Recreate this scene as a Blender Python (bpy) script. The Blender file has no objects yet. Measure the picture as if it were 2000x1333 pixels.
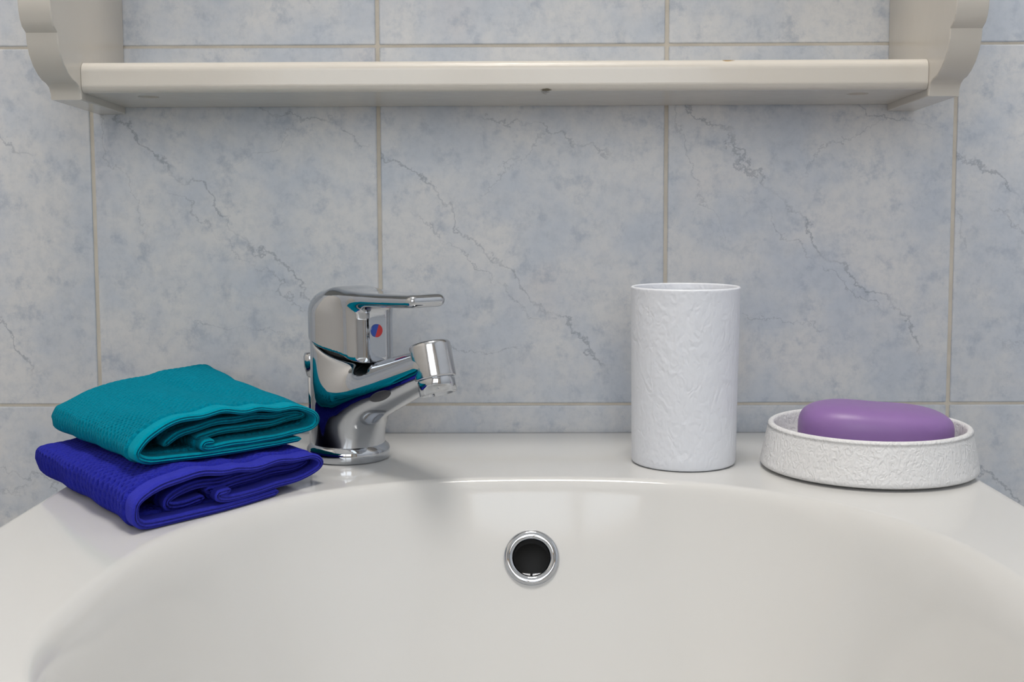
import bpy, bmesh, math, random
import numpy as np
from mathutils import Vector, Matrix

random.seed(7)
S = bpy.context.scene
C = S.collection
PI = math.pi

# ------------------------------------------------------------------ camera
TILT = 0.03                      # the basin deck falls slightly towards the user
cam_d = bpy.data.cameras.new('camera')
cam_d.sensor_width = 36.0
cam_d.lens = 2300 * 36.0 / 2000
cam_d.clip_start = 0.02
cam = bpy.data.objects.new('camera', cam_d)
C.objects.link(cam)
th, yaw, roll = 0.08223, -0.00846, 0.00329
fw = Vector((math.sin(yaw) * math.cos(th), math.cos(yaw) * math.cos(th), -math.sin(th)))
r0 = Vector((math.cos(yaw), -math.sin(yaw), 0))
d0 = fw.cross(r0)
rt = r0 * math.cos(roll) + d0 * math.sin(roll)
dn = -r0 * math.sin(roll) + d0 * math.cos(roll)
cam.matrix_world = Matrix(((rt.x, -dn.x, -fw.x, 0.01105), (rt.y, -dn.y, -fw.y, -0.82711),
                           (rt.z, -dn.z, -fw.z, 0.13303), (0, 0, 0, 1)))
S.camera = cam

# ------------------------------------------------------------------ world and light levels
W = bpy.data.worlds.new('world')
S.world = W
W.use_nodes = True
W.node_tree.nodes['Background'].inputs[0].default_value = (0.75, 0.86, 1.0, 1)
W.node_tree.nodes['Background'].inputs[1].default_value = 1.0
S.view_settings.view_transform = 'Standard'
S.view_settings.look = 'None'
S.view_settings.gamma = 1
S.view_settings.use_curve_mapping = False
S.view_settings.exposure = -0.50
WINDOW_GLOW = 4.1                # frosted panes lit by the sky
LAMP_GLOW = 44.0                 # opal ceiling light


# ------------------------------------------------------------------ helpers
def tag(o, label, cat=None, group=None, kind=None):
    o['label'] = label
    if cat: o['category'] = cat
    if group: o['group'] = group
    if kind: o['kind'] = kind
    return o


def thing(name, label, cat, mat=None, kind=None, group=None):
    o = bpy.data.objects.new(name, None)
    o.empty_display_size = 0.02
    C.objects.link(o)
    if mat is not None: o.matrix_world = mat
    return tag(o, label, cat, group, kind)


def link(name, me, m, parent=None, smooth=True):
    o = bpy.data.objects.new(name, me)
    C.objects.link(o)
    if m is not None and len(me.materials) == 0: me.materials.append(m)
    if smooth: me.polygons.foreach_set('use_smooth', [True] * len(me.polygons))
    if parent: o.parent = parent
    return o


def np_mesh(name, V, Q):
    """vertices (n,3), quads (m,4)"""
    me = bpy.data.meshes.new(name)
    V = np.asarray(V, np.float32); Q = np.asarray(Q, np.int32)
    me.vertices.add(len(V)); me.vertices.foreach_set('co', V.ravel())
    k = Q.shape[1]
    me.loops.add(Q.size); me.loops.foreach_set('vertex_index', Q.ravel())
    me.polygons.add(len(Q)); me.polygons.foreach_set('loop_start', np.arange(len(Q), dtype=np.int32) * k)
    me.update(calc_edges=True); me.validate()
    return me


def bm_mesh(bm, name):
    bmesh.ops.recalc_face_normals(bm, faces=bm.faces)
    me = bpy.data.meshes.new(name); bm.to_mesh(me); bm.free()
    return me


def box(name, lo, hi, m, parent=None, bevel=0.0, seg=2):
    bm = bmesh.new()
    bmesh.ops.create_cube(bm, size=1)
    lo = Vector(lo); hi = Vector(hi)
    for v in bm.verts:
        v.co = Vector([(lo[i] + hi[i]) / 2 + v.co[i] * (hi[i] - lo[i]) for i in range(3)])
    if bevel:
        bmesh.ops.bevel(bm, geom=list(bm.edges), offset=bevel, segments=seg, profile=0.5, affect='EDGES')
    o = link(name, bm_mesh(bm, name), m, parent, smooth=False)
    return o


def lathe_mesh(name, prof, n=96, close=False):
    prof = np.array(prof, float); k = len(prof)
    a = np.linspace(0, 2 * PI, n, endpoint=False)
    V = np.stack([prof[:, 0][:, None] * np.cos(a), prof[:, 0][:, None] * np.sin(a), np.repeat(prof[:, 1][:, None], n, 1)], -1).reshape(-1, 3)
    Q = []
    kk = k if close else k - 1
    for i in range(kk):
        i2 = (i + 1) % k
        for j in range(n):
            j2 = (j + 1) % n
            Q.append((i * n + j, i * n + j2, i2 * n + j2, i2 * n + j))
    return np_mesh(name, V, Q)


def arc(cx, cz, r, a0, a1, n=6):
    return [(cx + r * math.cos(math.radians(a0 + (a1 - a0) * i / n)), cz + r * math.sin(math.radians(a0 + (a1 - a0) * i / n))) for i in range(n + 1)]


def surface_nets(name, f, lo, hi, h, iters=4):
    """mesh the zero level of f(P) on a grid, vertices pulled exactly onto the surface"""
    lo = np.array(lo, float); n = np.ceil((np.array(hi) - lo) / h).astype(int) + 1
    ax = [lo[i] + h * np.arange(n[i]) for i in range(3)]
    G = np.stack(np.meshgrid(*ax, indexing='ij'), -1)
    F = f(G.reshape(-1, 3)).reshape(n)
    s = F < 0
    m = n - 1
    acc = np.zeros(tuple(m) + (3,)); cnt = np.zeros(tuple(m))
    offs = [(i, j, k) for i in (0, 1) for j in (0, 1) for k in (0, 1)]
    sl = lambda o: tuple(slice(o[i], o[i] + m[i]) for i in range(3))
    for a in offs:
        for d in range(3):
            if a[d]: continue
            b = list(a); b[d] = 1
            fa, fb = F[sl(a)], F[sl(b)]
            cr = (fa < 0) != (fb < 0)
            t = np.where(cr, fa / np.where(cr, fa - fb, 1), 0)
            pt = np.zeros(tuple(m) + (3,)); pt[...] = a; pt[..., d] += t
            acc += np.where(cr[..., None], pt, 0); cnt += cr
    act = cnt > 0
    idx = -np.ones(tuple(m), int); idx[act] = np.arange(act.sum())
    cells = np.argwhere(act)
    V = lo + h * (cells + acc[act] / cnt[act][:, None])
    Q = []
    for d in range(3):
        u, v = (d + 1) % 3, (d + 2) % 3
        a = [slice(None)] * 3; b = [slice(None)] * 3
        a[d] = slice(0, n[d] - 1); b[d] = slice(1, n[d])
        cr = s[tuple(a)] != s[tuple(b)]
        e = np.argwhere(cr)
        e = e[(e[:, u] > 0) & (e[:, v] > 0) & (e[:, u] < m[u]) & (e[:, v] < m[v])]
        c = []
        for du, dv in ((-1, -1), (0, -1), (0, 0), (-1, 0)):
            g = e.copy(); g[:, u] += du; g[:, v] += dv
            c.append(idx[g[:, 0], g[:, 1], g[:, 2]])
        q = np.stack(c, 1)
        flip = ~s[e[:, 0], e[:, 1], e[:, 2]]
        q[flip] = q[flip][:, ::-1]
        Q.append(q)
    Q = np.concatenate(Q)
    e = h * 0.05
    for it in range(iters):
        f0 = f(V)
        g = np.stack([(f(V + np.eye(3)[i] * e) - f(V - np.eye(3)[i] * e)) / (2 * e) for i in range(3)], 1)
        st = f0[:, None] * g / np.maximum((g * g).sum(1), 0.05)[:, None]
        ln = np.linalg.norm(st, axis=1, keepdims=True)
        V = V - st * np.minimum(1, h * 0.6 / np.maximum(ln, 1e-12))
    return np_mesh(name, V, Q)


def smin(a, b, k):
    h = np.maximum(k - np.abs(a - b), 0) / k
    return np.minimum(a, b) - h * h * h * k / 6


def smax(a, b, k): return -smin(-a, -b, k)


def round_cone(P, a, b, r1, r2):
    a = np.array(a); b = np.array(b); ba = b - a
    t = np.clip(((P - a) @ ba) / (ba @ ba), 0, 1)
    return np.linalg.norm(P - a - t[:, None] * ba, axis=1) - (r1 + (r2 - r1) * t)


def round_box(P, c, hs, r):
    q = np.abs(P - np.array(c)) - (np.array(hs) - r)
    return np.linalg.norm(np.maximum(q, 0), axis=1) + np.minimum(q.max(1), 0) - r


# ------------------------------------------------------------------ materials
def new_mat(name):
    m = bpy.data.materials.new(name); m.use_nodes = True
    nt = m.node_tree; b = nt.nodes['Principled BSDF']
    return m, nt, b


def N(nt, t, **kw):
    n = nt.nodes.new(t)
    for k, v in kw.items():
        if k.startswith('_'): setattr(n, k[1:], v)
        else: n.inputs[k.replace('__', ' ')].default_value = v
    return n


def pbr(name, col, rough=0.5, metal=0.0, noise=0.0, nscale=40, bump=0.0, bscale=200, sheen=0.0, coat=0.0, spec=0.5, sss=0.0):
    m, nt, b = new_mat(name)
    b.inputs['Roughness'].default_value = rough
    b.inputs['Metallic'].default_value = metal
    b.inputs['Specular IOR Level'].default_value = spec
    b.inputs['Coat Weight'].default_value = coat
    b.inputs['Coat Roughness'].default_value = 0.05
    b.inputs['Sheen Weight'].default_value = sheen
    if sss:
        b.inputs['Subsurface Weight'].default_value = sss
        b.inputs['Subsurface Radius'].default_value = (0.004, 0.002, 0.004)
    tc = N(nt, 'ShaderNodeTexCoord')
    nz = N(nt, 'ShaderNodeTexNoise', Scale=nscale, Detail=4.0)
    nt.links.new(tc.outputs['Object'], nz.inputs['Vector'])
    mix = N(nt, 'ShaderNodeMixRGB')
    c = Vector(col)
    mix.inputs[1].default_value = (*(c * (1 - noise)), 1)
    mix.inputs[2].default_value = (*[min(1, x * (1 + noise)) for x in c], 1)
    nt.links.new(nz.outputs['Fac'], mix.inputs[0])
    nt.links.new(mix.outputs[0], b.inputs['Base Color'])
    if bump:
        nb = N(nt, 'ShaderNodeTexNoise', Scale=bscale, Detail=3.0)
        nt.links.new(tc.outputs['Object'], nb.inputs['Vector'])
        bp = N(nt, 'ShaderNodeBump', Strength=1.0, Distance=bump)
        nt.links.new(nb.outputs['Fac'], bp.inputs['Height'])
        nt.links.new(bp.outputs['Normal'], b.inputs['Normal'])
    return m


def emit(name, col, s):
    m, nt, b = new_mat(name)
    b.inputs['Base Color'].default_value = (0.8, 0.8, 0.8, 1)
    b.inputs['Emission Color'].default_value = (*col, 1)
    b.inputs['Emission Strength'].default_value = s
    return m


def tile_material():
    m, nt, b = new_mat('marbled_tile_glaze')
    L = nt.links.new
    tc = N(nt, 'ShaderNodeTexCoord')
    at = N(nt, 'ShaderNodeAttribute', _attribute_type='OBJECT', _attribute_name='print_shift')
    P0 = N(nt, 'ShaderNodeVectorMath', _operation='ADD')
    L(tc.outputs['Object'], P0.inputs[0]); L(at.outputs['Vector'], P0.inputs[1])

    def noise(scale, detail=4, rough=0.55, vec=None, dist=0.0):
        n = N(nt, 'ShaderNodeTexNoise', Scale=scale, Detail=detail, Roughness=rough, Distortion=dist)
        L((vec or P0).outputs[0], n.inputs['Vector']); return n

    def ramp(src, a, bb, lo=0.0, hi=1.0):
        r = N(nt, 'ShaderNodeMapRange', _interpolation_type='SMOOTHSTEP')
        r.inputs[1].default_value = a; r.inputs[2].default_value = bb; r.inputs[3].default_value = lo; r.inputs[4].default_value = hi
        L(src, r.inputs[0]); return r.outputs[0]

    def mth(op, x, y=None, clamp=False):
        n = N(nt, 'ShaderNodeMath', _operation=op, _use_clamp=clamp)
        for i, q in enumerate((x, y)):
            if q is None: continue
            if isinstance(q, (int, float)): n.inputs[i].default_value = q
            else: L(q, n.inputs[i])
        return n.outputs[0]

    def mixc(fac, c1, c2):
        n = N(nt, 'ShaderNodeMixRGB'); L(fac, n.inputs[0])
        for i, q in ((1, c1), (2, c2)):
            if isinstance(q, tuple): n.inputs[i].default_value = (*q, 1)
            else: L(q, n.inputs[i])
        return n.outputs[0]
    base = mixc(ramp(noise(16, 5, 0.6).outputs['Fac'], 0.36, 0.66), (0.695, 0.695, 0.70), (0.55, 0.59, 0.655))
    base = mixc(ramp(noise(9, 3).outputs['Fac'], 0.55, 0.78, 0, 0.75), base, (0.66, 0.63, 0.635))
    mott = ramp(noise(48, 6, 0.72).outputs['Fac'], 0.50, 0.70, 0, 0.60)
    base = mixc(mott, base, (0.33, 0.385, 0.475))
    speck = ramp(noise(120, 5, 0.7).outputs['Fac'], 0.40, 0.70, 0, 0.30)
    base = mixc(speck, base, (0.38, 0.43, 0.50))
    # veins: crooked lines of the print
    wob = noise(22, 6, 0.68)
    off = N(nt, 'ShaderNodeVectorMath', _operation='SUBTRACT'); L(wob.outputs['Color'], off.inputs[0]); off.inputs[1].default_value = (0.5, 0.5, 0.5)
    sc = N(nt, 'ShaderNodeVectorMath', _operation='SCALE'); L(off.outputs[0], sc.inputs[0]); sc.inputs['Scale'].default_value = 0.055
    Pw = N(nt, 'ShaderNodeVectorMath', _operation='ADD'); L(tc.outputs['Object'], Pw.inputs[0]); L(sc.outputs[0], Pw.inputs[1])
    sh = N(nt, 'ShaderNodeVectorMath', _operation='MULTIPLY'); L(at.outputs['Vector'], sh.inputs[0]); sh.inputs[1].default_value = (0.01, 0.01, 0.01)
    Pv = N(nt, 'ShaderNodeVectorMath', _operation='ADD'); L(Pw.outputs[0], Pv.inputs[0]); L(sh.outputs[0], Pv.inputs[1])

    def vein(nx, nzv, c, w, lo, hi, along, k):
        d = N(nt, 'ShaderNodeVectorMath', _operation='DOT_PRODUCT'); L(Pv.outputs[0], d.inputs[0]); d.inputs[1].default_value = (nx, 0, nzv)
        a = mth('ABSOLUTE', mth('SUBTRACT', d.outputs['Value'], c))
        line = ramp(a, 0.0, w, 1, 0)
        e = N(nt, 'ShaderNodeVectorMath', _operation='DOT_PRODUCT'); L(Pv.outputs[0], e.inputs[0]); e.inputs[1].default_value = (along[0], 0, along[1])
        m1 = ramp(e.outputs['Value'], lo, lo + 0.02); m2 = ramp(e.outputs['Value'], hi - 0.02, hi, 1, 0)
        return mth('MULTIPLY', mth('MULTIPLY', line, k), mth('MULTIPLY', m1, m2))
    brk = ramp(noise(30, 3).outputs['Fac'], 0.35, 0.55, 0.25, 1)
    v = vein(0.707, 0.707, 0.0, 0.0016, -0.14, 0.13, (0.707, -0.707), 0.75)
    v = mth('MAXIMUM', v, vein(0.66, 0.75, -0.012, 0.0010, -0.06, 0.08, (0.75, -0.66), 0.55))
    v = mth('MAXIMUM', v, vein(0.25, 0.97, 0.085, 0.0012, -0.03, 0.08, (0.97, -0.25), 0.6))
    v = mth('MAXIMUM', v, vein(0.03, 1.0, -0.072, 0.0008, -0.05, 0.04, (1.0, 0.0), 0.6))
    v = mth('MAXIMUM', v, vein(0.95, 0.3, -0.062, 0.0010, 0.0, 0.12, (-0.3, 0.95), 0.45))
    v = mth('MAXIMUM', v, vein(-0.6, 0.8, 0.03, 0.0009, 0.01, 0.09, (0.8, 0.6), 0.45))
    v = mth('MULTIPLY', mth('MULTIPLY', v, brk), 0.8)
    col = mixc(v, base, (0.24, 0.27, 0.325))
    L(col, b.inputs['Base Color'])
    b.inputs['Roughness'].default_value = 0.30
    b.inputs['Specular IOR Level'].default_value = 0.35
    bp = N(nt, 'ShaderNodeBump', Strength=0.6, Distance=0.0004)
    L(noise(45, 3).outputs['Fac'], bp.inputs['Height']); L(bp.outputs['Normal'], b.inputs['Normal'])
    return m


def shelf_material():
    """cream lacquer with a few small chips that show the wood"""
    m = pbr('cream_lacquer', (0.60, 0.565, 0.51), 0.18, noise=0.03, nscale=14, bump=0.0002, bscale=60)
    nt = m.node_tree; b = nt.nodes['Principled BSDF']; L = nt.links.new
    src = b.inputs['Base Color'].links[0].from_socket
    geo = N(nt, 'ShaderNodeNewGeometry')
    nz = N(nt, 'ShaderNodeTexNoise', Scale=300.0, Detail=2.0); L(geo.outputs['Position'], nz.inputs['Vector'])
    cur = src
    for (p, s, col) in (((0.140, -0.082, 0.2470), (0.0040, 0.02, 0.0011), (0.34, 0.22, 0.08)),
                        ((0.0262, -0.083, 0.2290), (0.0036, 0.02, 0.0010), (0.12, 0.10, 0.06))):
        sub = N(nt, 'ShaderNodeVectorMath', _operation='SUBTRACT'); L(geo.outputs['Position'], sub.inputs[0]); sub.inputs[1].default_value = p
        dv = N(nt, 'ShaderNodeVectorMath', _operation='DIVIDE'); L(sub.outputs[0], dv.inputs[0]); dv.inputs[1].default_value = s
        ln = N(nt, 'ShaderNodeVectorMath', _operation='LENGTH'); L(dv.outputs[0], ln.inputs[0])
        ad = N(nt, 'ShaderNodeMath', _operation='ADD'); L(ln.outputs['Value'], ad.inputs[0]); L(nz.outputs['Fac'], ad.inputs[1])
        mr = N(nt, 'ShaderNodeMapRange'); mr.inputs[1].default_value = 1.15; mr.inputs[2].default_value = 1.6; mr.inputs[3].default_value = 1; mr.inputs[4].default_value = 0
        L(ad.outputs[0], mr.inputs[0])
        mx = N(nt, 'ShaderNodeMixRGB'); L(mr.outputs[0], mx.inputs[0]); L(cur, mx.inputs[1]); mx.inputs[2].default_value = (*col, 1)
        cur = mx.outputs[0]
    L(cur, b.inputs['Base Color'])
    return m


def hammered(name, col, rough, scale, dist):
    m, nt, b = new_mat(name)
    b.inputs['Base Color'].default_value = (*col, 1); b.inputs['Roughness'].default_value = rough
    tc = N(nt, 'ShaderNodeTexCoord')
    mp = N(nt, 'ShaderNodeMapping'); mp.inputs['Scale'].default_value = (1, 1, 0.7)
    nt.links.new(tc.outputs['Object'], mp.inputs['Vector'])
    nz = N(nt, 'ShaderNodeTexNoise', Scale=scale * 0.6, Detail=2.0)
    nt.links.new(mp.outputs[0], nz.inputs['Vector'])
    mx = N(nt, 'ShaderNodeMixRGB', Fac=0.03); nt.links.new(mp.outputs[0], mx.inputs[1]); nt.links.new(nz.outputs['Color'], mx.inputs[2])
    vo = N(nt, 'ShaderNodeTexVoronoi', _feature='SMOOTH_F1', Scale=scale); vo.inputs['Smoothness'].default_value = 0.6
    nt.links.new(mx.outputs[0], vo.inputs['Vector'])
    bp = N(nt, 'ShaderNodeBump', Strength=1.0, Distance=dist)
    nt.links.new(vo.outputs['Distance'], bp.inputs['Height']); nt.links.new(bp.outputs['Normal'], b.inputs['Normal'])
    return m


M = {}
M['tile'] = tile_material()
M['grout'] = pbr('beige_grout', (0.63, 0.58, 0.50), 0.9, noise=0.18, nscale=60, bump=0.0004, bscale=500)
M['ceramic'] = pbr('white_ceramic', (0.615, 0.612, 0.600), 0.10, noise=0.004, nscale=6, spec=0.5)
M['chrome'] = pbr('chrome', (0.52, 0.54, 0.57), 0.045, 1.0, noise=0.02)
M['chrome_dull'] = pbr('worn_chrome', (0.55, 0.56, 0.58), 0.13, 1.0, noise=0.12, nscale=120, bump=0.00004, bscale=400)
M['black'] = pbr('black_rubber', (0.012, 0.012, 0.012), 0.5, noise=0.3)
M['overflow'] = pbr('grey_overflow_plastic', (0.11, 0.105, 0.10), 0.6, noise=0.2)
M['grey_mark'] = pbr('grey_enamel', (0.05, 0.05, 0.055), 0.35, noise=0.1)
M['red'] = pbr('red_enamel', (0.55, 0.03, 0.03), 0.25, noise=0.05)
M['blue'] = pbr('blue_enamel', (0.02, 0.07, 0.38), 0.25, noise=0.05)
M['shelf'] = shelf_material()
M['tumbler'] = hammered('white_hammered_plastic', (0.74, 0.76, 0.81), 0.45, 170, 0.0004)
M['dish'] = hammered('white_hammered_ceramic', (0.72, 0.72, 0.725), 0.40, 260, 0.0005)
M['soap'] = pbr('purple_soap', (0.25, 0.138, 0.36), 0.42, noise=0.05, nscale=50, bump=0.0002, bscale=90, sss=0.15)
M['teal'] = pbr('teal_terry', (0.0, 0.21, 0.305), 0.95, noise=0.25, nscale=500, bump=0.0007, bscale=1500, sheen=0.02, spec=0.02)
M['teal_hem'] = pbr('teal_woven_hem', (0.0, 0.26, 0.36), 0.9, noise=0.15, nscale=300, bump=0.0004, bscale=1200, sheen=0.02, spec=0.02)
M['indigo'] = pbr('blue_terry', (0.022, 0.027, 0.33), 0.95, noise=0.25, nscale=500, bump=0.0008, bscale=1300, sheen=0.02, spec=0.02)
M['indigo_hem'] = pbr('blue_woven_hem', (0.032, 0.037, 0.38), 0.9, noise=0.15, nscale=300, bump=0.0004, bscale=1200, sheen=0.02, spec=0.02)
M['plaster'] = pbr('off_white_plaster', (0.66, 0.66, 0.66), 0.8, noise=0.04, bump=0.0005, bscale=80)
M['plaster_cream'] = pbr('cream_plaster', (0.74, 0.685, 0.62), 0.8, noise=0.04, bump=0.0005, bscale=80)  # invented tint for the unseen left wall, warms the bounced light
M['plaster_blue'] = pbr('pale_blue_plaster', (0.66, 0.70, 0.76), 0.8, noise=0.04, bump=0.0005, bscale=80)  # invented tint for the unseen right wall, cools the bounced light
M['ceil'] = pbr('white_plaster', (0.82, 0.81, 0.79), 0.85, noise=0.02)
M['floor'] = pbr('grey_floor_tile', (0.42, 0.41, 0.40), 0.4, noise=0.15, nscale=8)
M['wood'] = pbr('honey_wood', (0.62, 0.36, 0.11), 0.4, noise=0.2, nscale=12)
M['door'] = pbr('white_door_paint', (0.74, 0.73, 0.70), 0.4, noise=0.02)
M['dark_metal'] = pbr('dark_screw', (0.16, 0.145, 0.12), 0.45, 1.0, noise=0.3)
M['pane'] = emit('frosted_lit_pane', (0.86, 0.93, 1.0), WINDOW_GLOW)
M['globe'] = emit('opal_lamp_glass', (1.0, 0.95, 0.885), LAMP_GLOW)

# ------------------------------------------------------------------ the room
X0, X1, Y0, Z0, Z1 = -0.93, 1.05, -2.15, -0.84, 1.62
G0, GZ = -0.28837, 0.01981          # a tile corner on the wall: joint centre x and z
wall = box('wall_back', (X0, 0.0011, Z0), (X1, 0.12, Z1), M['grout'])
tag(wall, 'wall of pale blue marbled tiles with beige joints behind the basin', None, kind='structure')
tbm = bmesh.new()
bmesh.ops.create_cube(tbm, size=1)
for v in tbm.verts:
    v.co = Vector((v.co.x * 0.1974, 0.0035 + v.co.y * 0.007, v.co.z * 0.2482))
bmesh.ops.bevel(tbm, geom=[e for e in tbm.edges if all(v.co.y < 0.001 for v in e.verts)] +
                [e for e in tbm.edges if abs(e.verts[0].co.y - e.verts[1].co.y) > 0.001],
                offset=0.0010, segments=3, profile=0.5, affect='EDGES')
tile_me = bm_mesh(tbm, 'tile')
tile_me.materials.append(M['tile'])
i0 = math.ceil((X0 - G0) / 0.2); i1 = math.floor((X1 - G0) / 0.2)
k0 = math.ceil((Z0 - GZ) / 0.25); k1 = math.floor((Z1 - GZ) / 0.25)
rnd = random.Random(3)
for i in range(i0, i1):
    for k in range(k0, k1):
        o = link('tile', tile_me, None, wall, smooth=False)
        o.location = (G0 + 0.2 * (i + 0.5), 0.0, GZ + 0.25 * (k + 0.5))
        if (i + k) % 2 == 0: sh = (0.0, 0.0, 0.0)
        else: sh = (3.0, 0.0, 1.2)
        j = rnd.uniform(-0.3, 0.3)
        o['print_shift'] = (sh[0] + j, float(rnd.randint(0, 3)) * 0.0 + 5.0 * sh[0], sh[2] - j)
tag(box('floor', (X0, Y0, Z0 - 0.08), (X1, 0.12, Z0), M['floor']), 'grey tiled bathroom floor below the basin', kind='structure')
tag(box('ceiling', (X0, Y0, Z1), (X1, 0.12, Z1 + 0.08), M['ceil']), 'plain white bathroom ceiling above the basin', kind='structure')
tag(box('wall_left', (X0 - 0.1, Y0, Z0), (X0, 0.12, Z1), M['plaster_cream']), 'unseen side wall on the towel side, tinted cream to warm the light', kind='structure')
tag(box('wall_right', (X1, Y0, Z0), (X1 + 0.1, 0.12, Z1), M['plaster_blue']), 'unseen side wall on the soap side, tinted pale blue to cool the light', kind='structure')
tag(box('wall_front', (X0, Y0 - 0.1, Z0), (X1, Y0, Z1), M['plaster']), 'plain off-white wall opposite the basin', kind='structure')

# window opposite the basin: frosted lit panes in a wooden frame
win = thing('window_front_offscreen', 'wooden framed frosted window opposite the basin', None, kind='structure')
wx0, wx1, wz0, wz1 = -0.66, 0.50, 0.10, 1.45
t = 0.05
for n_, lo, hi in (('frame_bar', (wx0, Y0, wz0), (wx0 + t, Y0 + 0.04, wz1)), ('frame_bar', (wx1 - t, Y0, wz0), (wx1, Y0 + 0.04, wz1)),
                   ('frame_bar', (wx0, Y0, wz0), (wx1, Y0 + 0.04, wz0 + t)), ('frame_bar', (wx0, Y0, wz1 - t), (wx1, Y0 + 0.04, wz1)),
                   ('mullion', ((wx0 + wx1) / 2 - 0.03, Y0, wz0 + t), ((wx0 + wx1) / 2 + 0.03, Y0 + 0.04, wz1 - t))):
    box(n_, lo, hi, M['wood'], win, 0.004)
mid = (wx0 + wx1) / 2
box('pane_offscreen', (wx0 + t, Y0 + 0.006, wz0 + t), (mid - 0.03, Y0 + 0.014, wz1 - t), M['pane'], win)
box('sash_pane_offscreen', (mid + 0.03, Y0 + 0.006, wz0 + t), (wx1 - t, Y0 + 0.014, wz1 - t), M['pane'], win)
door = thing('door_1', 'white panelled door in a honey wood frame', None, kind='structure')
for lo, hi in (((0.53, Y0, Z0), (0.58, Y0 + 0.03, 1.20)), ((0.99, Y0, Z0), (1.04, Y0 + 0.03, 1.20)), ((0.53, Y0, 1.15), (1.04, Y0 + 0.03, 1.20))):
    box('door_frame', lo, hi, M['wood'], door, 0.004)
box('door_leaf', (0.58, Y0, Z0), (0.99, Y0 + 0.015, 1.15), M['door'], door)
for z in (-0.65, 0.25):
    box('door_panel', (0.64, Y0 + 0.013, z), (0.93, Y0 + 0.022, z + 0.75), M['door'], door, 0.004)

lamp = thing('ceiling_lamp_offscreen', 'round opal glass light fixed flat to the bathroom ceiling', 'lamp', Matrix.Translation((0.0, -0.42, Z1)))
link('lamp_base', lathe_mesh('lamp_base', [(0, -0.0005), (0.235, -0.0005), (0.235, -0.025), (0.225, -0.03), (0, -0.03)], 64), M['ceil'], lamp)
link('lamp_glass_offscreen', lathe_mesh('lamp_glass', [(0.215 * math.cos(a), -0.031 - 0.07 * math.sin(a)) for a in np.linspace(0, PI / 2 - 0.003, 16)], 64), M['globe'], lamp)

# ------------------------------------------------------------------ wash basin
BC = (0.0215, -0.355)
DEP = 0.150


def rim_r(a):
    c, s = np.cos(a), np.sin(a)
    n = 2.4
    u = np.clip((s + 0.45) / 0.9, 0, 1)
    b = 0.165 + 0.0465 * u * u * u * (u * (6 * u - 15) + 10)
    aa = 0.1915 + 0.004 * c
    return (np.abs(c / aa) ** n + np.abs(s / b) ** n) ** (-1 / n)


def outer_r(a, d):
    x0, x1, y0, y1 = -0.2555 + d, 0.2815 - d, -0.568 + d, -0.0012
    pts = []
    def corner(cx, cy, r, s0):
        for i in range(25):
            q = math.radians(s0 + 90 * i / 24); pts.append((cx + r * math.cos(q), cy + r * math.sin(q)))
    rb, rf = 0.006, 0.13
    corner(x1 - rb, y1 - rb, rb, 0); corner(x0 + rb, y1 - rb, rb, 90); corner(x0 + rf, y0 + rf, rf, 180); corner(x1 - rf, y0 + rf, rf, 270)
    P = np.array(pts + [pts[0]])
    D = []
    for i in range(len(P) - 1):                       # densify straight runs
        n = max(1, int(np.linalg.norm(P[i + 1] - P[i]) / 0.002))
        D.append(P[i] + (P[i + 1] - P[i]) * (np.arange(n) / n)[:, None])
    D = np.concatenate(D) - np.array(BC)
    an = np.arctan2(D[:, 1], D[:, 0]) % (2 * PI); rr = np.hypot(D[:, 0], D[:, 1])
    o = np.argsort(an)
    return np.interp(a % (2 * PI), an[o], rr[o], period=2 * PI)


def basin_z(rho, a):
    s = np.sin(a)
    w = np.clip((s - 0.35) / 0.55, 0, 1); w = w * w * (3 - 2 * w)
    k = 0.026 + (0.007 - 0.026) * w
    zb = DEP * (np.abs(rho) ** 3.5 - 1)
    h = np.maximum(k - np.abs(zb), 0) / k
    return np.minimum(zb, 0) - h * h * k / 4


NA = 960
A = np.linspace(0, 2 * PI, NA, endpoint=False)
RR = rim_r(A)
rings = []
for rho in np.concatenate([np.linspace(0.004, 0.80, 40), np.linspace(0.81, 1.0, 34)]):
    d = rho * RR
    rings.append((d, basin_z(rho, A)))
OE = 0.007
Ro_in = outer_r(A, OE)
for s in np.concatenate([np.linspace(0.01, 0.3, 24), np.linspace(0.34, 1.0, 22)]):
    d = RR + s * (Ro_in - RR)
    rings.append((d, basin_z(d / RR, A)))
zlast = basin_z(Ro_in / RR, A)
for i in range(1, 8):
    q = PI / 2 * i / 7
    rings.append((outer_r(A, OE * (1 - math.sin(q))), zlast - OE * (1 - math.cos(q))))
full = outer_r(A, 0)
for dz in (0.03, 0.08, 0.13):
    rings.append((full, zlast - dz))
for s, dz in ((0.9, 0.17), (0.7, 0.20), (0.35, 0.21), (0.01, 0.21)):
    rings.append((full * s, zlast * 0 - dz))
V = []
for d, z in rings:
    x = BC[0] + d * np.cos(A); y = BC[1] + d * np.sin(A)
    V.append(np.stack([x, y, z + TILT * y], 1))
V = np.concatenate(V); nr = len(rings)
j = np.arange(NA); j2 = (j + 1) % NA
Q = np.concatenate([np.stack([i * NA + j, i * NA + j2, (i + 1) * NA + j2, (i + 1) * NA + j], 1)[:, ::-1] for i in range(nr - 1)])
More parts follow.
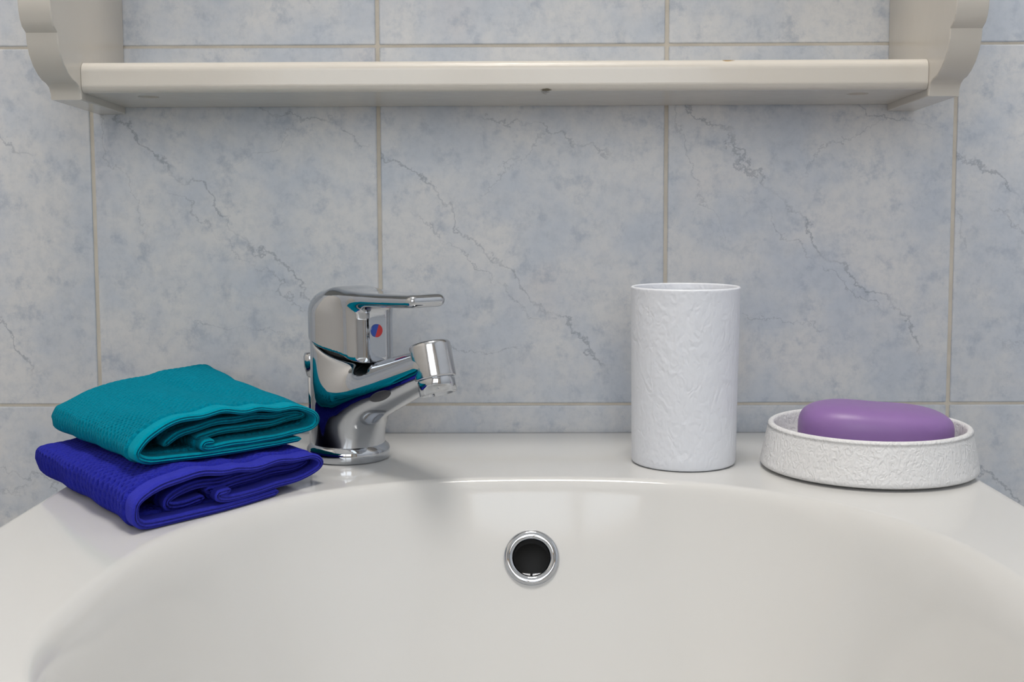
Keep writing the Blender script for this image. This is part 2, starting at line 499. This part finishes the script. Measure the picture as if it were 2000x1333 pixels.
# overflow position on the rear wall of the bowl
ox = 0.0162
dy = 0.1925
aa = math.atan2(dy, ox - BC[0]); rho_o = math.hypot(dy, ox - BC[0]) / float(rim_r(np.array([aa]))[0])
OVC = Vector((ox, BC[1] + dy, float(basin_z(np.array([rho_o]), np.array([aa]))[0]) + TILT * (BC[1] + dy)))
sl = DEP * 3.5 * rho_o ** 2.5 / 0.2115 + TILT
OVN = Vector((0, -sl, 1)).normalized()
cen = V[Q].mean(1)
rel = cen - np.array(OVC)
ip = rel - (rel @ np.array(OVN))[:, None] * np.array(OVN)
keep = ~((np.linalg.norm(ip, axis=1) < 0.0128) & (np.abs(rel @ np.array(OVN)) < 0.01))
basin = thing('wash_basin', 'white ceramic wash basin with an oval bowl mounted on the tiled wall', 'wash basin')
link('bowl', np_mesh('bowl', V, Q[keep][:, ::-1]), M['ceramic'], basin)
om = OVN.to_track_quat('Z', 'Y').to_matrix().to_4x4(); om.translation = OVC
prof = [(0.0104, -0.010)] + [(0.0104, 0.0006)] + arc(0.0128, 0.0006, 0.0024, 180, 90, 6) + arc(0.0136, 0.0006, 0.0024, 90, 0, 6) + [(0.0160, -0.0035)]
orr = link('overflow_ring', lathe_mesh('overflow_ring', prof, 96), M['chrome'], basin); orr.matrix_world = om
orr['label'] = 'round chrome overflow ring'
ot = link('overflow_hole', lathe_mesh('overflow_hole', [(0.0106, -0.001), (0.0108, -0.009), (0.0200, -0.012), (0.0215, -0.030), (0.0180, -0.046), (0.0001, -0.047)], 64), M['overflow'], basin); ot.matrix_world = om
ot['label'] = 'dark overflow opening'
bm = bmesh.new()
# small lip standing in the lower part of the opening, with a notch in the middle
for s in (-1, 1):
    pts = []
    for q in np.linspace(0.06, 0.68, 8): pts.append((s * 0.0103 * math.sin(q), -0.0103 * math.cos(q)))
    top = [(s * 0.0103 * math.sin(0.68), -0.0103 * math.cos(0.68)), (s * 0.0035, -0.0084), (s * 0.0007, -0.0086)]
    poly = pts + top[1:]
    vs = [bm.verts.new((x, y, -0.003)) for x, y in poly]
    f = bm.faces.new(vs)
    ex = bmesh.ops.extrude_face_region(bm, geom=[f])
    for e in ex['geom']:
        if isinstance(e, bmesh.types.BMVert): e.co.z = -0.006
lip = link('overflow_lip', bm_mesh(bm, 'overflow_lip'), M['chrome_dull'], basin, smooth=False); lip.matrix_world = om
# the drain in the floor of the bowl
dzv = -DEP + TILT * BC[1]
dm = Matrix.Translation((BC[0], BC[1], dzv + 0.0005))
ds = link('drain_flange', lathe_mesh('drain_flange', [(0.019, -0.004), (0.0195, 0.001), (0.0225, 0.0022), (0.031, 0.0016), (0.033, -0.001)], 64), M['chrome'], basin)
ds.matrix_world = dm
st = link('drain_plug', lathe_mesh('drain_plug', [(0.0001, 0.006), (0.012, 0.0055), (0.0185, 0.003), (0.0192, 0.0005), (0.018, -0.004)], 64), M['chrome'], basin)
st.matrix_world = dm

# ------------------------------------------------------------------ mixer tap
RX = Matrix.Rotation(TILT, 4, 'X')


def on_deck(x, y, rz=0.0, lift=0.0):
    return Matrix.Translation((x, y, TILT * y + lift)) @ RX @ Matrix.Rotation(rz, 4, 'Z')


FA = math.radians(39)                                  # spout direction, away from straight out
tap = thing('mixer_tap', 'chrome single lever mixer tap standing on the basin deck beside the towels', 'tap',
            on_deck(-0.1000, -0.083, -(PI / 2 - FA), 0.0003))
prof = [(0.0, 0.0), (0.0258, 0.0), (0.0264, 0.0008), (0.0264, 0.0058), (0.0258, 0.0075), (0.0242, 0.0088), (0.0234, 0.0100), (0.020, 0.0102)]
link('base_ring', lathe_mesh('base_ring', prof, 128), M['chrome'], tap)


def tap_body(P):
    r = np.hypot(P[:, 0], P[:, 1])
    rad = 0.0229 + 0.0008 * np.clip((0.03 - P[:, 2]) / 0.03, 0, 1) ** 2
    col = smax(r - rad, 0.004 - P[:, 2], 0.002)
    cut = (P[:, 2] + 0.50 * P[:, 0] - 0.0732) / math.hypot(1, 0.50)
    col = smax(col, cut, 0.004)
    Pq = P.copy(); Pq[:, 1] *= 0.92
    sp = round_cone(Pq, (0.016, 0, 0.0400), (0.094, 0, 0.0675), 0.0180, 0.0118)
    b = smin(col, sp, 0.024)
    return smax(b, 0.005 - P[:, 2], 0.001)


link('body', surface_nets('body', tap_body, (-0.03, -0.034, 0.001), (0.125, 0.034, 0.092), 0.0011), M['chrome'], tap)
am = Matrix.Translation((0.0985, 0, 0.0608)) @ Matrix.Rotation(-0.30, 4, 'Y')
col = link('aerator_collar', lathe_mesh('aerator_collar', [(0.006, 0.0222)] + arc(0.0096, 0.0190, 0.0024, 90, 0, 6) + arc(0.0110, 0.0014, 0.0010, 0, -90, 4) + [(0.010, 0.0003)], 96), M['chrome_dull'], tap)
col.matrix_local = am
col['label'] = 'worn chrome collar at the spout end'
aer = link('aerator', lathe_mesh('aerator', [(0.0103, 0.001), (0.0108, -0.0008), (0.0108, -0.0078)] + arc(0.0100, -0.0078, 0.0008, 0, -90, 4) + [(0.0092, -0.0086), (0.009, -0.006), (0.0001, -0.006)], 96), M['chrome'], tap)
aer.matrix_local = am
link('cartridge', lathe_mesh('cartridge', [(0.0001, 0.050), (0.0195, 0.050), (0.0195, 0.082), (0.0001, 0.082)], 64), M['black'], tap)


def tap_handle(P):
    r = np.hypot(P[:, 0], P[:, 1])
    # domed cap
    q0 = r - (0.0238 - 0.015); q1 = P[:, 2] - (0.1075 - 0.015)
    cap = np.where((q0 > 0) & (q1 > 0), np.hypot(np.maximum(q0, 0), np.maximum(q1, 0)) - 0.015, np.maximum(q0, q1) - 0.015)
    nose = round_box(P, (0.018, 0, 0.080), (0.0195, 0.0158, 0.024), 0.0115)
    t = np.clip((P[:, 0] - 0.01) / 0.1, 0, 1)
    Pl = P.copy(); Pl[:, 2] = P[:, 2] - 0.0030 * t * t
    hw = 0.0165 - 0.0045 * t
    Pl[:, 1] = P[:, 1] * 0.0135 / hw
    Pl[:, 2] = 0.1040 + (Pl[:, 2] - 0.1040) * (1 + 0.35 * t)
    lev = round_box(Pl, (0.048, 0, 0.1030), (0.045, 0.0135, 0.0048), 0.0046)
    d = smin(smin(cap, nose, 0.009), lev, 0.012)
    cut = -(P[:, 2] + 0.27 * P[:, 0] - 0.0740) / math.hypot(1, 0.27)
    return smax(d, cut, 0.0016)


link('lever_handle', surface_nets('lever_handle', tap_handle, (-0.03, -0.03, 0.055), (0.118, 0.03, 0.115), 0.0010), M['chrome'], tap)
for s, nm in ((1, 'red'), (-1, 'blue')):
    bm = bmesh.new()
    vs = [bm.verts.new((0, 0.0040 * math.cos(q) , 0.0040 * math.sin(q))) for q in np.linspace(-PI / 2, PI / 2, 17)]
    f = bm.faces.new(vs)
    ex = bmesh.ops.extrude_face_region(bm, geom=[f])
    for e in ex['geom']:
        if isinstance(e, bmesh.types.BMVert): e.co.x = 0.0008
    o = link(nm + '_mark', bm_mesh(bm, nm + '_mark'), M[nm], tap, smooth=False)
    o.matrix_local = Matrix.Translation((0.0373, -0.001, 0.0840)) @ Matrix.Rotation((0 if s > 0 else PI) - 0.35, 4, 'X')
    o['label'] = nm + ' half of the temperature dot'


def patch_on(f, centre, direction, a, b, rot, lift, name):
    """a thin oval plate that follows a surface f"""
    d = np.array(direction, float); d /= np.linalg.norm(d)
    up = np.array([0, 0, 1.0]); u = np.cross(up, d); u /= np.linalg.norm(u); w = np.cross(d, u)
    rs = np.linspace(0.001, 1, 9); an = np.linspace(0, 2 * PI, 48, endpoint=False)
    pts = []
    for q in rs:
        x = a * q * np.cos(an); y = b * q * np.sin(an)
        x, y = x * math.cos(rot) - y * math.sin(rot), x * math.sin(rot) + y * math.cos(rot)
        pts.append(np.array(centre) + x[:, None] * u + y[:, None] * w)
    P = np.concatenate(pts) + d * 0.05
    for _ in range(60): P = P - d * f(P)[:, None] * 0.8
    top = P + d * lift
    sk = P[-48:] - d * 0.0005
    Vv = np.concatenate([top, sk])
    n = 48; jj = np.arange(n); k2 = (jj + 1) % n
    Qq = np.concatenate([np.stack([i * n + jj, i * n + k2, (i + 1) * n + k2, (i + 1) * n + jj], 1) for i in range(len(rs))])
    return np_mesh(name, Vv, Qq)


vdir = Matrix.Rotation((PI / 2 - FA), 4, 'Z') @ Vector((0.11, -0.74, 0.16))
o = link('oval_badge', patch_on(tap_body, (0.039, -0.001, 0.0425), tuple(vdir), 0.0062, 0.0028, 0.22, 0.0002, 'oval_badge'), M['grey_mark'], tap)
o['label'] = 'small dark grey oval badge'
# waste pull rod behind the tap
link('pull_rod', lathe_mesh('pull_rod', [(0.0001, 0.054), (0.0022, 0.054), (0.0022, 0.0), (0.0001, 0.0)], 24), M['chrome'], tap).location = (-0.047, 0.0, 0.0)
link('pull_knob', lathe_mesh('pull_knob', [(0.0001, 0.063), (0.0038, 0.0625), (0.0048, 0.060), (0.0044, 0.053), (0.0028, 0.047), (0.0001, 0.0465)], 32), M['chrome'], tap).location = (-0.047, 0.0, 0.0)

# ------------------------------------------------------------------ tumbler, dish, soap
prof = [(0.0001, 0.0008), (0.029, 0.0008), (0.0305, 0.0), (0.0318, 0.0008), (0.03225, 0.0022)]
prof += [(0.03225 + (0.0333 - 0.03225) * q, 0.0022 + (0.1070 - 0.0022) * q) for q in np.linspace(0, 1, 24)[1:]]
prof += arc(0.0324, 0.1086, 0.0011, 0, 180, 8) + [(0.0308, 0.105), (0.0300, 0.004), (0.0001, 0.004)]
cup = link('tumbler', lathe_mesh('tumbler', prof, 160), M['tumbler'])
cup.matrix_world = on_deck(0.1117, -0.0984, 0.4, 0.0002)
tag(cup, 'tall white toothbrush tumbler with hammered sides on the basin deck', 'tumbler')
prof = [(0.0001, 0.001), (0.059, 0.001), (0.0605, 0.0022), (0.0632, 0.0016), (0.0641, 0.0030)]
prof += [(0.0641 + (0.0596 - 0.0641) * q, 0.0030 + 0.0225 * q) for q in np.linspace(0, 1, 16)[1:]]
prof += arc(0.0577, 0.0255, 0.0020, 0, 180, 8) + [(0.0545, 0.021), (0.0535, 0.0125), (0.050, 0.010), (0.0001, 0.009)]
dish = link('soap_dish', lathe_mesh('soap_dish', prof, 192), M['dish'])
dish.matrix_world = on_deck(0.2210, -0.1172, 0.2, 0.0002)
tag(dish, 'round white soap dish with hammered sloping rim on the basin deck', 'soap dish')


def soap_f(P):
    x, y, z = P[:, 0] / 0.0455, P[:, 1] / 0.0300, P[:, 2]
    r2 = (np.abs(x) ** 2.5 + np.abs(y) ** 2.5) ** (1 / 2.5)
    sag = 0.0010 * np.exp(-((P[:, 0] - 0.004) / 0.018) ** 2) + 0.0026 * x
    zt = (z - 0.0128) / (np.where(z > 0.0128, 0.0176, 0.0128) - np.where(z > 0.0128, sag, 0.0))
    return ((np.abs(r2) ** 3.0 + np.abs(zt) ** 3.4) ** (1 / 3.2) - 1) * 0.02


soap = link('soap_bar', surface_nets('soap_bar', soap_f, (-0.052, -0.036, -0.004), (0.052, 0.036, 0.032), 0.0012), M['soap'])
soap.matrix_world = on_deck(0.2252, -0.1165, -0.08, 0.0) @ Matrix.Translation((0, 0, 0.0098))
tag(soap, 'oval purple bar of soap lying in the white dish', 'soap')


# ------------------------------------------------------------------ folded towels
def spline(pts, step):
    P = np.array(pts, float)
    P = np.concatenate([[2 * P[0] - P[1]], P, [2 * P[-1] - P[-2]]])
    out = []
    for i in range(1, len(P) - 2):
        p0, p1, p2, p3 = P[i - 1:i + 3]
        t = np.linspace(0, 1, 40, endpoint=False)[:, None]
        out.append(0.5 * ((2 * p1) + (-p0 + p2) * t + (2 * p0 - 5 * p1 + 4 * p2 - p3) * t ** 2 + (-p0 + 3 * p1 - 3 * p2 + p3) * t ** 3))
    D = np.concatenate(out + [P[-2][None]])
    L = np.concatenate([[0], np.cumsum(np.linalg.norm(np.diff(D, axis=0), axis=1))])
    n = max(4, int(L[-1] / step))
    s = np.linspace(0, L[-1], n)
    return np.stack([np.interp(s, L, D[:, 0]), np.interp(s, L, D[:, 1])], 1), s


def towel(name, label, paths, quad, base_z, heights, thick, cell, amp, mats, seed, hem=0.011):
    """paths: cross-sections (s, h) of the folded cloth; quad: corners front, right, left, back on the deck"""
    rg = np.random.RandomState(seed)
    Fp, Rp, Lp, Bp = [np.array(q) for q in quad]
    Wd = (np.linalg.norm(Rp - Fp) + np.linalg.norm(Bp - Lp)) / 2
    Dd = (np.linalg.norm(Lp - Fp) + np.linalg.norm(Bp - Rp)) / 2
    Hm = np.mean(heights)
    step = 0.00075
    root = thing(name, label, 'towel', Matrix.Translation((Fp[0], Fp[1], float(base_z(Fp[None])[0]))))
    inv = np.array([Fp[0], Fp[1], float(base_z(Fp[None])[0])])
    ph = rg.uniform(0, 6.28, 8)
    nv = int(Dd / step)
    tv = np.linspace(0, 1, nv)
    allp = {'cloth': [], 'hem': []}
    for pi, path in enumerate(paths):
        rec = 0.007 * pi                                # inner folds sit a little behind the front edge
        pp, arcl = spline([(a * Wd, b * Hm) for a, b in path], step)
        tg = np.gradient(pp, axis=0); tg /= np.linalg.norm(tg, axis=1, keepdims=True) + 1e-12
        nm = np.stack([-tg[:, 1], tg[:, 0]], 1)
        loop_p = np.concatenate([pp, pp[::-1]]); loop_n = np.concatenate([nm, -nm[::-1]]); loop_u = np.concatenate([arcl, arcl[::-1] + 0.0013])
        n = len(loop_p)
        end = np.minimum(np.concatenate([arcl, arcl[::-1]]), np.concatenate([arcl[-1] - arcl, (arcl[-1] - arcl)[::-1]]))
        rnd_ = np.sqrt(np.clip(end / (thick * 0.5), 0.05, 1))
        def point(tt):
            v = tt * Dd
            U = loop_u
            a = PI * (U + v) / cell; b = PI * (U - v) / cell
            ia = np.floor((U + v) / cell); ib = np.floor((U - v) / cell)
            hsh = np.modf(np.abs(np.sin(ia * 12.9898 + ib * 78.233) * 43758.5453))[0]
            pit = np.clip((1 - np.maximum(np.abs(np.cos(a)), np.abs(np.cos(b))) - 0.12) / 0.5, 0, 1); pit = pit * pit * (3 - 2 * pit)
            inside = np.clip((v - hem) / 0.001, 0, 1)
            dz = -amp * pit * (0.7 + 0.5 * hsh) * inside + amp * 0.3 * inside
            seam = np.exp(-((v - hem) / 0.0006) ** 2) * 0.0007 + np.exp(-((v - hem * 0.82) / 0.0004) ** 2) * 0.0003
            back = np.clip((1 - tt) / 0.045, 0, 1)
            th_ = thick * 0.5 * (1.0 - 0.12 * (1 - inside)) * rnd_
            front_round = math.sqrt(max(0.0, 1 - max(0.0, 1 - v / 0.0012) ** 2))
            th_ = th_ * (0.35 + 0.65 * front_round)
            q = loop_p + loop_n * (th_ + dz - seam)[:, None]
            s = q[:, 0] / Wd; h = q[:, 1] / Hm
            # soft irregularity of the cloth
            s = s + 0.012 * np.sin(5 * v / Dd + ph[0] + 3 * h) + 0.006 * np.sin(23 * tt + ph[1] + 6 * s)
            wob = 0.035 * np.sin(2.1 * PI * s + 3 * tt + ph[2]) * h + 0.03 * np.sin(4.3 * PI * s + 5 * tt + ph[3]) * np.clip(h, 0, 1) + 0.02 * np.sin(30 * s + 9 * tt + ph[4]) * np.clip(h, 0, 1) * (1 - tt)
            bk = 0.35 + 0.65 * math.sqrt(max(0, 1 - (1 - back) ** 2))
            h = h + 0.55 * tt * np.clip(1 - s / 0.32, 0, 1) * np.clip((h - 0.15) / 0.25, 0, 1) * np.clip(1 - h, 0, 1)
            hh = h + wob
            hh = 0.42 + (hh - 0.42) * bk
            tq = tt + rec / Dd * (1 - tt) + 0.010 * np.sin(7 * s + ph[5]) + 0.03 * (1 - tt) * (0.5 - np.clip(h, 0, 1)) * 0.6
            xy = (1 - s)[:, None] * ((1 - tq)[:, None] * Fp + tq[:, None] * Lp) + s[:, None] * ((1 - tq)[:, None] * Rp + tq[:, None] * Bp)
            Hh = (1 - s) * ((1 - tq) * heights[0] + tq * heights[2]) + s * ((1 - tq) * heights[1] + tq * heights[3])
            z = base_z(xy) + np.maximum(hh, 0.004) * Hh
            return np.column_stack([xy, z]) - inv
        vh = np.unique(np.concatenate([[0, 0.0004, 0.0009, 0.0015], np.linspace(0.0015, hem, 16)])) / Dd
        vb = np.linspace(hem / Dd, 1, nv)
        for key, vs in (('hem', vh), ('cloth', vb)):
            G = np.stack([point(q) for q in vs])
            m = len(vs)
            I = np.arange(m * n).reshape(m, n)
            Qd = [np.stack([I[:-1], np.roll(I, -1, 1)[:-1], np.roll(I, -1, 1)[1:], I[1:]], -1).reshape(-1, 4)]
            k = n // 2
            caps = [0] if key == 'hem' else [m - 1]
            for c in caps:
                row = I[c]; a_ = row[:k]; b_ = row[::-1][:k]
                qd = np.stack([a_[:-1], a_[1:], b_[1:], b_[:-1]], 1)
                Qd.append(qd if c == 0 else qd[:, ::-1])
            allp[key].append((G.reshape(-1, 3), np.concatenate(Qd)))
    for key, nm_, mt in (('cloth', 'terry_cloth', mats[0]), ('hem', 'hem_border', mats[1])):
        off = 0; Vs = []; Qs = []
        for v_, q_ in allp[key]:
            Vs.append(v_); Qs.append(q_ + off); off += len(v_)
        link(nm_, np_mesh(nm_, np.concatenate(Vs), np.concatenate(Qs)[:, ::-1]), mt, root)
    return root


deck_z = lambda xy: TILT * xy[:, 1] + 0.0004
blue_H = (0.0262, 0.0195, 0.0200, 0.0190)
blue_quad = ((-0.1770, -0.2680), (-0.1040, -0.1600), (-0.2800, -0.1300), (-0.2050, -0.0450))
blue_paths = [[(0.74, 0.09), (0.58, 0.085), (0.31, 0.085), (0.10, 0.10), (0.03, 0.20), (0.010, 0.42), (0.03, 0.66), (0.14, 0.82), (0.27, 0.91), (0.47, 0.96), (0.56, 0.90), (0.74, 0.93), (0.93, 0.90),
               (0.992, 0.68), (0.965, 0.46), (0.86, 0.32), (0.68, 0.29), (0.50, 0.27), (0.41, 0.33), (0.40, 0.44), (0.46, 0.48)],
              [(0.36, 0.33), (0.27, 0.26), (0.19, 0.30), (0.185, 0.44), (0.25, 0.57), (0.40, 0.66), (0.7, 0.73), (0.91, 0.74), (0.93, 0.65), (0.86, 0.57), (0.6, 0.55), (0.36, 0.47)]]
towel('hand_towel', 'blue waffle weave hand towel, folded, lying under the teal one', blue_paths, blue_quad, deck_z, blue_H, 0.0044, 0.0056, 0.00240, (M['indigo'], M['indigo_hem']), 4)


teal_z = lambda xy: TILT * xy[:, 1] + np.maximum(0.0287 - 0.0104 * (xy[:, 0] + 0.18) - 0.0518 * (xy[:, 1] + 0.25), 0.0225)
teal_quad = ((-0.1830, -0.2450), (-0.1080, -0.1480), (-0.2780, -0.1080), (-0.2030, -0.0300))
teal_H = (0.0295, 0.0210, 0.0220, 0.0335)
teal_paths = [[(0.90, 0.12), (0.7, 0.09), (0.4, 0.075), (0.18, 0.075), (0.07, 0.09), (0.012, 0.20), (0.03, 0.36), (0.08, 0.55), (0.17, 0.77), (0.30, 0.91), (0.42, 0.95), (0.55, 0.91), (0.66, 0.95), (0.86, 0.95), (0.96, 0.84),
               (0.992, 0.64), (0.965, 0.42), (0.86, 0.31), (0.62, 0.23), (0.50, 0.235), (0.38, 0.205), (0.335, 0.25), (0.345, 0.34), (0.39, 0.33)],
              [(0.16, 0.30), (0.24, 0.52), (0.36, 0.66), (0.5, 0.69), (0.66, 0.74), (0.90, 0.77), (0.93, 0.69), (0.82, 0.60), (0.62, 0.50), (0.5, 0.49), (0.32, 0.42)]]
towel('hand_towel', 'teal waffle weave hand towel, folded, lying on top of the blue one', teal_paths, teal_quad, teal_z, teal_H, 0.0042, 0.0047, 0.00220, (M['teal'], M['teal_hem']), 9)

# ------------------------------------------------------------------ wall shelf
shelf = thing('wall_shelf', 'cream painted wooden wall shelf with curved brackets above the basin', 'shelf', Matrix.Translation((0, 0, 0.2235)))
low = [(-0.0830, 0.2238), (-0.0838, 0.2278), (-0.0862, 0.2312), (-0.0905, 0.2330), (-0.0965, 0.2340), (-0.1030, 0.2368), (-0.1095, 0.2412), (-0.1145, 0.2470), (-0.1172, 0.2530), (-0.1182, 0.2590),
       (-0.1235, 0.2618), (-0.1258, 0.2655), (-0.1272, 0.2700), (-0.1280, 0.2760), (-0.1280, 0.3300)]
high = [(y, 0.715 - z) for y, z in reversed(low)]  # mirrored upper half, unseen; kept short so the top board shades the wall
out = [(-0.0005, 0.2238)] + low + high + [(-0.0005, 0.4912)]
for s in (-1, 1):
    bm = bmesh.new()
    xi, xo = s * 0.2640, s * 0.2832
    va = [bm.verts.new((xi, y, z - 0.2235)) for y, z in out]
    f = bm.faces.new(va)
    ex = bmesh.ops.extrude_face_region(bm, geom=[f])
    for e in ex['geom']:
        if isinstance(e, bmesh.types.BMVert): e.co.x = xo
    bmesh.ops.recalc_face_normals(bm, faces=bm.faces)
    ed = [e for e in bm.edges if len(e.link_faces) == 2 and abs(e.verts[0].co.x - e.verts[1].co.x) < 1e-5]
    bmesh.ops.bevel(bm, geom=ed, offset=0.0007, segments=2, profile=0.5, affect='EDGES')
    sp_ = link('side_panel', bm_mesh(bm, 'side_panel'), M['shelf'], shelf)
    sp_.data.set_sharp_from_angle(angle=math.radians(34))
    for pl in sp_.data.polygons: pl.use_smooth = abs(pl.normal.x) < 0.02


def board(z0, z1, holes):
    bm = bmesh.new()
    ym = -0.0830; R = 0.0060
    pts = [(-0.0012, z0), (-0.0012, z1)] + [(ym + R - R * math.sin(q), z1 - R + R * math.cos(q)) for q in np.linspace(0, PI / 2, 9)] + \
          [(ym + 0.0045 - 0.0045 * math.cos(q), z0 + 0.0045 - 0.0045 * math.sin(q)) for q in np.linspace(0, PI / 2, 9)]
    va = [bm.verts.new((-0.2638, y, z - 0.2235)) for y, z in pts]
    f = bm.faces.new(va)
    ex = bmesh.ops.extrude_face_region(bm, geom=[f])
    for e in ex['geom']:
        if isinstance(e, bmesh.types.BMVert): e.co.x = 0.2638
    me = bm_mesh(bm, 'shelf_board')
    o = link('shelf_board', me, M['shelf'], shelf, smooth=False)
    if holes:
        cm = lathe_mesh('cutter', [(0.0001, -0.004), (0.0068, -0.004), (0.0068, 0.012), (0.0001, 0.012)], 40)
        for hx in holes:
            c = bpy.data.objects.new('cutter', cm); C.objects.link(c)
            c.location = (hx, -0.0595, z0)
            md = o.modifiers.new('hole', 'BOOLEAN'); md.operation = 'DIFFERENCE'; md.object = c; md.solver = 'EXACT'
        bpy.context.view_layer.update()
        dg = bpy.context.evaluated_depsgraph_get()
        nm = bpy.data.meshes.new_from_object(o.evaluated_get(dg))
        o.modifiers.clear(); o.data = nm
        for c in [c for c in C.objects if c.name.startswith('cutter')]: bpy.data.objects.remove(c)
        for hx in holes:
            sc_ = link('screw', lathe_mesh('screw', [(0.0001, 0.0088), (0.0030, 0.0086), (0.0056, 0.0096), (0.0062, 0.0122), (0.0001, 0.0122)], 24), M['dark_metal'], o)
            sc_.location = (hx, -0.0595, z0 - 0.2235)
    return o


board(0.2284, 0.2474, (-0.2293, 0.2267))
board(0.4676, 0.4866, ())  # unseen upper board, set low to shade the tiles above the lower one
